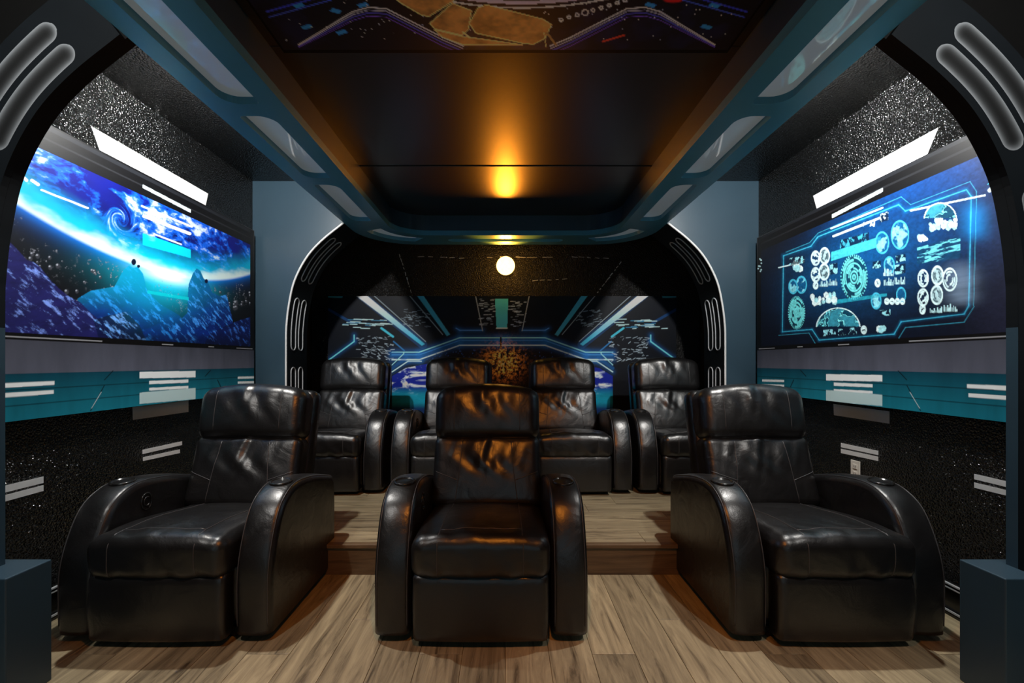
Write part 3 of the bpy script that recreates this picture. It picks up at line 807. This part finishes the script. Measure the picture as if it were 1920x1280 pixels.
def scratch(pts, n, wpx=1.6):
    for i in range(n):
        t0 = i / n + rs.uniform(0, .2) / n; t1 = t0 + rs.uniform(.35, .8) / n
        a = np.array(pts[0]) * (1 - t0) + np.array(pts[1]) * t0; b = np.array(pts[0]) * (1 - t1) + np.array(pts[1]) * t1
        a = a + rs.uniform(-.7, .7, 2); b = b + rs.uniform(-.7, .7, 2); wq = wpx * rs.uniform(.5, 1)
        dd = (b - a) / (np.linalg.norm(b - a) + 1e-6); nn = np.array([-dd[1], dd[0]]) * wq / 2
        q = [backpt(*(a + nn)), backpt(*(b + nn)), backpt(*(b - nn)), backpt(*(a - nn))]
        link('painted_dash', prism('painted_dash', [(v[0], v[2]) for v in q], 'Y', YB - .0015, YB), M['white'], wb)
scratch([(749, 476), (772, 552)], 9); scratch([(1165, 490), (1117, 553)], 9, 2)
scratch([(783, 481), (878, 484)], 5, 1.3); scratch([(910, 482), (1040, 482)], 5, 1.3); scratch([(1070, 481), (1145, 485)], 5, 1.3); scratch([(998, 526), (1068, 523)], 5, 1.5)

# ---- ceiling mural
ZM = 2.522
def paint_ceiling(cv, X, Y):
    cv.c[:] = C(5, 6, 12); n = fbm(X * 6, Y * 6, 4); cv.add(C(12, 16, 50), .6 * n * sm(.5, .7, n))
    rs = np.random.RandomState(4)
    rr = np.hypot(X - .06, (Y - .55) * 1.0)
    for r, wd, col in ((1.10, .012, C(225, 220, 255)), (1.125, .008, C(150, 140, 220)), (1.075, .02, C(110, 70, 200)), (1.15, .004, C(220, 220, 235))):
        cv.blend(col, (np.abs(rr - r) < wd) * 1.0)
    cv.blend(C(50, 25, 120) * (.5 + n)[..., None], (rr < 1.05) * 1.0)
    for s in (0, 1):
        f = (lambda p: p) if s == 0 else (lambda p: [(1900 - x, y) for x, y in p])
        for off, wd, col in ((0, 2, C(215, 215, 230)), (5, 1.4, C(150, 150, 190)), (10, 2, C(60, 60, 160)), (16, 1.2, C(90, 60, 170))):
            cv.line(f([(560, 84 + off * .3), (662, 22 + off), (690, 14 + off), (724, 16 + off), (830, 70 + off), (868, 86 + off)]), wd, col, .95)
        cv.line(f([(500, 22), (600, -6)]), 3, C(40, 50, 200)); cv.line(f([(505, 32), (620, 0)]), 2, C(50, 70, 220))
        for bx, by in ((575, 50), (680, 9), (560, 10), (1270, 20) if s else (640, 60)):
            q = f([(bx - 11, by), (bx + 6, by - 5), (bx + 12, by + 1), (bx - 5, by + 6)]); cv.poly(q, C(35, 105, 215))
        for i in range(60):
            x, y = rs.uniform(520, 900), rs.uniform(-30, 80); q = f([(x, y)])[0]; cv.disc(q[0], q[1], 1.1, 1.1, C(190, 200, 230), rs.uniform(.3, 1))
    cv.line([(1130, 78), (1170, 66)], 3, C(200, 50, 30)); cv.disc(1262, 0, 14, 4, C(230, 20, 20), .9, .5); cv.disc(827, 66, 5, 3, C(220, 70, 30))
    for i in range(9):
        x = 1052 + i * 15; y = 37 - i * 4.5; cv.ring(x, y, 3.2 if i != 3 else 6, 2.8 if i != 3 else 5, 1.3, C(210, 215, 230))
    gold = lambda: C(150, 105, 55) * (.25 + 1.3 * fbm(X * 20, Y * 26, 4))[..., None]
    rim = C(215, 170, 110)
    for p in ([(735, -8), (752, 6), (790, 28), (804, 31), (850, 2), (850, -20)], [(806, 44), (848, 6), (884, 20), (878, 56), (866, 66), (815, 54)],
              [(880, 44), (896, 15), (912, 9), (1018, 36), (1034, 46), (1022, 72), (1000, 83), (980, 81), (892, 62)], [(815, 56), (866, 68), (980, 84), (870, 84), (830, 70)]):
        cv.blend(gold(), cv.polymask(p)); cv.line(p + [p[0]], 1.8, rim, .9)
    cv.line([(868, 60), (880, 70)], 3, rim); cv.line([(1026, 62), (1042, 84)], 4, C(120, 95, 60)); cv.line([(1020, 62), (1024, 88)], 1.5, rim)
def ceil_cols(U, V):
    PX = CX + U * F / V; PY = CY - (ZM - H) * F / V
    cv = Canvas(PX, PY); paint_ceiling(cv, U, V); return cv.c * 3.0
e = empty('ceiling_mural', (0, 1.4, ZC)); tag(e, 'spacecraft porthole mural mounted on the tray ceiling', 'mural')
box('backing', -.95, .95, -.8, .55, -.027, -.001, M['black'], e)
me = gridmesh('printed_image', lambda U, V: np.stack([U, V - 1.4, np.full(U.shape, -.028)], -1), np.linspace(-.94, .94, 420), np.arange(.62, 1.9301, .0055), ceil_cols)
link('printed_image', me, M['print'], e)

# ================================================================== RECLINERS
def wrink(x, z, f=1.0):
    return (np.sin(34 * f * x + 2.3 * np.sin(11 * z + 4 * x) + 1.0) * .5 + np.sin(57 * f * x + 2.0 * np.sin(17 * z) + 14 * z) * .3 + np.sin(83 * x - 21 * z + np.sin(30 * x)) * .2)

def lean(P, cy, cz, deg):
    a = math.radians(deg); y, z = P[:, 1].copy(), P[:, 2].copy()
    Q = P.copy(); Q[:, 1] = cy + y * math.cos(a) + z * math.sin(a); Q[:, 2] = cz - y * math.sin(a) + z * math.cos(a)
    return Q

ARM_W = .158
def arm_mesh():
    prof = smoothline([(.00, .035), (-.004, .16), (.0, .30), (.035, .43), (.10, .55), (.19, .61), (.29, .628), (.45, .612), (.60, .578), (.72, .545)], 7)
    prof = [tuple(p) for p in prof] + [(.75, .50), (.76, .40), (.76, .035)]
    n = len(prof); P = np.array(prof)
    T = np.roll(P, -1, 0) - np.roll(P, 1, 0); T[0] = P[1] - P[0]; T[-1] = P[-1] - P[-2]; T /= np.linalg.norm(T, axis=1)[:, None]
    Nn = np.stack([T[:, 1], -T[:, 0]], 1)             # inward
    r = .028; hw = ARM_W / 2
    xs = [-hw] + [-hw + r * (1 - math.cos(a)) for a in np.linspace(.35, math.pi / 2, 5)] + list(np.linspace(-hw + r, hw - r, 7))[1:-1] + [hw - r * (1 - math.cos(a)) for a in np.linspace(math.pi / 2, .35, 5)] + [hw]
    V = []
    for x in xs:
        e = max(abs(x) - (hw - r), 0); ins = r - math.sqrt(max(r * r - e * e, 0)); crown = .010 * (x / hw) ** 2
        for p, nn in zip(P, Nn): q = p + nn * (ins + crown); V.append((x, q[0], q[1]))
    Fc = []; m = len(xs)
    for i in range(m - 1):
        for j in range(n - 1): Fc.append([i * n + j, i * n + j + 1, (i + 1) * n + j + 1, (i + 1) * n + j])
        Fc.append([i * n + n - 1, i * n, (i + 1) * n, (i + 1) * n + n - 1])
    Fc += [list(range(n)), [(m - 1) * n + j for j in range(n)][::-1]]
    me = fix(mesh('arm', V, Fc)); me.polygons.foreach_set('use_smooth', [len(p.vertices) == 4 for p in me.polygons])
    seams = []
    for sx in (-1, 1):
        x = sx * (hw - .014); e = .014; ins = r - math.sqrt(r * r - e * e)
        seams.append([(x, *(p + nn * (ins + .006))) for p, nn in list(zip(P, Nn))[2:-3]])
    return me, seams

def build_recliner():
    root = empty('recliner', (0, 0, 0)); le = M['leather']
    HW = .298
    # base frame and footrest
    me, _ = roundbox('base', (.60, .72, .30), .02, .05); o = link('base', me, le, root); o.location = (0, .42, .19)
    def fw(P):
        Q = P.copy(); Q[:, 1] += -.012 * np.cos(np.clip(P[:, 0] / .3, -1, 1) * 1.3) - .012 * np.cos(P[:, 2] * 11); return Q
    me, _ = roundbox('footrest', (.572, .09, .285), .022, .02, fw); o = link('footrest', me, le, root); o.location = (0, .012, .168)
    # seat cushion
    def sw(P):
        Q = P.copy(); x, y, z = P.T; top = np.clip((z + .02) / .1, 0, 1)
        Q[:, 2] += top * (.022 * (1 - (x / .3) ** 2) - .055 * sm(-.2, .36, y)) + .004 * wrink(x, y * 1.5) * top * np.exp(-((y + .30) / .09) ** 2)
        fr = sm(-.25, -.35, y); Q[:, 1] -= fr * (.022 * np.cos(x * 4.2) * np.cos(z * 10) - .004 * wrink(x, z) * np.exp(-((z + .055) / .06) ** 2) * 1.6)
        Q[:, 1] += fr * .012 * sm(-.02, -.1, z); return Q
    me, mf = roundbox('seat_cushion', (.588, .70, .178), .05, .0125, sw); seat = link('seat_cushion', me, le, root); seat.location = (0, .300, .374)
    for sx in (-1, 1):
        pts = [(sx * .175, y, .089) for y in np.linspace(.33, -.32, 16)] + [(sx * .178, -.35, z) for z in np.linspace(.06, -.075, 10)]
        q = mf(pts); q[:, 2] += .0005; link('seam', tubemesh('seam', q, .0022, 5), M['seam'], seat, True)
    pts = [(x, -.275, .089) for x in np.linspace(-.175, .175, 14)]; link('seam', tubemesh('seam', mf(pts), .0022, 5), M['seam'], seat, True)
    # backrest
    def bw(P):
        Q = P.copy(); x, y, z = P.T; fr = np.clip((-y) / .07, 0, 1)
        cr = .030 * np.cos(np.clip(x / .3, -1, 1) * 1.35) * np.cos(np.clip(z / .19, -1, 1) * 1.1)
        fold = wrink(x + .3 * z * np.sign(x) * 0, z * 1.3, .8) * np.exp(-(x / .20) ** 2) * (sm(-.10, .10, z)) * .012
        Q[:, 1] -= fr * (cr + fold); Q[:, 0] *= 1 + .035 * np.clip(-z / .19, 0, 1); return lean(Q, .665, .575, 17)
    me, mf = roundbox('backrest', (.60, .15, .39), .045, .0115, bw); bk = link('backrest', me, le, root)
    for sx in (-1, 1):
        for pts in ([(sx * (.135 + .03 * t), -.075, .16 - .33 * t) for t in np.linspace(0, 1, 16)], [(sx * (.288 - .136 * t), -.075, -.005 - .05 * t) for t in np.linspace(0, 1, 10)]):
            link('seam', tubemesh('seam', mf(pts), .0024, 5), M['seam'], bk, True)
    # headrest
    def hw_(P):
        Q = P.copy(); x, y, z = P.T; fr = np.clip((-y) / .08, 0, 1)
        Q[:, 1] -= fr * (.030 * np.cos(np.clip(x / .3, -1, 1) * 1.2) * np.cos(z * 7.5) + .009 * wrink(x, z, .9) * np.exp(-(x / .2) ** 2) * sm(-.12, .1, z))
        Q[:, 2] += sm(0, .13, z) * (.038 * np.cos(np.clip(x / .3, -1, 1) * 1.5)) - .022 * sm(0, .13, z); return lean(Q, .752, .893, 12)
    me, mf = roundbox('headrest', (.60, .19, .315), .065, .0115, hw_); hd = link('headrest', me, le, root)
    for sx in (-1, 1):
        pts = [(sx * .185, -.095, z) for z in np.linspace(-.10, .12, 10)] + [(sx * .183, y, .157) for y in np.linspace(-.06, .03, 6)]
        link('seam', tubemesh('seam', mf(pts), .0022, 5), M['seam'], hd, True)
    # back shell
    me, _ = roundbox('back_shell', (.618, .13, .76), .045, .03, lambda P: lean(P, .80, .65, 14)); link('back_shell', me, le, root)
    # arms with cup holders and recline switch
    ame, seams = arm_mesh()
    for sx in (-1, 1):
        a = link('arm', ame.copy() if sx > 0 else ame, le, root); a.location = (sx * (HW + ARM_W / 2 + .004), 0, 0)
        for sp in seams: link('seam', tubemesh('seam', sp, .0026, 5), M['seam'], a, True)
        n = 28; prof = [(.052, -.004), (.053, .004), (.049, .007), (.044, .006), (.042, -.001), (0.0, -.003)]; V = []; Fc = []
        for q, (r, z) in enumerate(prof):
            for j in range(n): V.append((r * math.cos(2 * math.pi * j / n), r * math.sin(2 * math.pi * j / n), z))
        for q in range(len(prof) - 1):
            for j in range(n): Fc.append([q * n + j, q * n + (j + 1) % n, (q + 1) * n + (j + 1) % n, (q + 1) * n + j])
        c = link('cup_holder', mesh('cup_holder', V, Fc), M['plastic'], a, True); c.location = (0, .255, .623); c.rotation_euler = (math.radians(4), 0, 0)
        if sx < 0:
            pts = [(0, .034 * math.cos(t) * (1 if abs(math.cos(t)) < .8 else .95), .040 * math.sin(t)) for t in np.linspace(0, 2 * math.pi, 24, endpoint=False)]
            swo = link('recline_switch', tubemesh('recline_switch', pts, .004, 6, True), M['plastic'], a, True); swo.location = (ARM_W / 2 + .001, .30, .515)
            pts = [(0.001, .018 * math.cos(t), .021 * math.sin(t)) for t in np.linspace(.7, 5.6, 14)]
            link('switch_button', tubemesh('switch_button', pts, .0045, 6), M['plastic'], a, True).location = (ARM_W / 2 + .001, .30, .515)
    for sx in (-1, 1):
        for y in (.08, .72): box('foot', sx * .26 - .025, sx * .26 + .025, y - .025, y + .025, 0, .045, M['plastic'], root)
    return root

def copy_tree(o, parent=None):
    c = o.copy(); COL.objects.link(c); c.parent = parent
    for ch in list(o.children): copy_tree(ch, c)
    return c
proto = build_recliner()
spots = [(-.105, 1.935, 0, 'black leather recliner in the middle of the front row, lit orange'),
         (-1.462, 1.935, 0, 'black leather recliner in the front row beside the planet mural'),
         (1.425, 1.935, 0, 'black leather recliner in the front row beside the dashboard mural'),
         (-1.415, 3.52, PLAT, 'black leather recliner on the platform at the planet mural end of the back row'),
         (-.440, 3.52, PLAT, 'black leather recliner on the platform, second from the planet mural in the back row'),
         (.530, 3.52, PLAT, 'black leather recliner on the platform, second from the dashboard mural in the back row'),
         (1.495, 3.52, PLAT, 'black leather recliner on the platform at the dashboard mural end of the back row')]
for i, (x, y, z, lab) in enumerate(spots):
    o = proto if i == 0 else copy_tree(proto)
    o.location = (x, y, z); tag(o, lab, 'recliner', 'black leather home theatre recliners')

# ================================================================== SMALL THINGS
g = empty('wall_lamp', (0.0, 5.0, 2.22)); tag(g, 'glowing amber globe lamp on the back wall above the corridor mural', 'lamp')
def sphere_mesh(name, r, su=24, sv=14, sy=1.0):
    bm = bmesh.new(); bmesh.ops.create_uvsphere(bm, u_segments=su, v_segments=sv, radius=r)
    for v in bm.verts: v.co.y *= sy
    me = bpy.data.meshes.new(name); bm.to_mesh(me); bm.free(); return me
def disc_mesh(name, r, y0, y1, n=24):
    return prism(name, [(r * math.cos(2 * math.pi * i / n), r * math.sin(2 * math.pi * i / n)) for i in range(n)], 'Y', y0, y1)
link('wall_plate', disc_mesh('wall_plate', .075, -.02, -.001), M['gloss'], g)
link('stem', disc_mesh('stem', .018, -.09, -.02, 14), M['gloss'], g)
link('globe', sphere_mesh('globe', .098), M['globe'], g, True).location = (0, -.165, 0)

e = empty('wall_outlet', (XW, *on_wall(1605, 881, XW))); tag(e, 'small ivory wall outlet above the recliner beside the dashboard mural', 'outlet')
box('cover_plate', -.006, -.0005, -.036, .036, -.058, .058, M['ivory'], e, .002)
for z in (-.022, .022):
    r = box('socket', -.0085, -.0055, -.017, .017, z - .014, z + .014, M['ivory'], e, .001)
    for yy in (-.006, .006): box('slot', -.0092, -.0084, yy - .0012, yy + .0012, z - .004, z + .006, M['plastic'], r)

for s, yl, where in ((-1, 2.35, 'above the recliner beside the planet mural'), (1, 2.35, 'above the recliner beside the dashboard mural'),
                     (-1, 0.55, 'in front of the archway on the planet mural side'), (1, 0.55, 'in front of the archway on the dashboard mural side')):
    d = empty('downlight', (s * 1.49, yl, ZA)); tag(d, 'black aisle downlight ' + where, 'lamp', 'aisle downlights')
    n = 24; V = []; Fc = []
    for r, z in ((.06, -.001), (.06, -.05), (.05, -.05), (.045, -.012)):
        V += [(r * math.cos(2 * math.pi * j / n), r * math.sin(2 * math.pi * j / n), z) for j in range(n)]
    for q in range(3):
        for j in range(n): Fc.append([q * n + j, q * n + (j + 1) % n, (q + 1) * n + (j + 1) % n, (q + 1) * n + j])
    link('can', fix(mesh('can', V, Fc)), M['black'], d, True)
    l = link('lens', prism('lens', [(.044 * math.cos(2 * math.pi * j / n), .044 * math.sin(2 * math.pi * j / n)) for j in range(n)], 'Z', -.014, -.011), M['lens'], d)

# amber spotlight on the tray ceiling
d = empty('spotlight', (0, .50, ZC)); tag(d, 'amber spotlight on the tray ceiling aimed at the middle recliner', 'lamp')
link('stem', prism('stem', [(.012 * math.cos(a), .012 * math.sin(a)) for a in np.linspace(0, 2 * math.pi, 12, endpoint=False)], 'Z', -.07, -.001), M['black'], d)
circ = [(math.cos(a), math.sin(a)) for a in np.linspace(0, 2 * math.pi, 20, endpoint=False)]
can = link('can', prism('can', [(.045 * a, .045 * b) for a, b in circ], 'Z', -.05, .05), M['black'], d); can.location = (0, .01, -.075); can.rotation_euler = (math.radians(40), 0, 0)
link('lens', prism('lens', [(.038 * a, .038 * b) for a, b in circ], 'Z', -.053, -.0502), M['globe'], can)
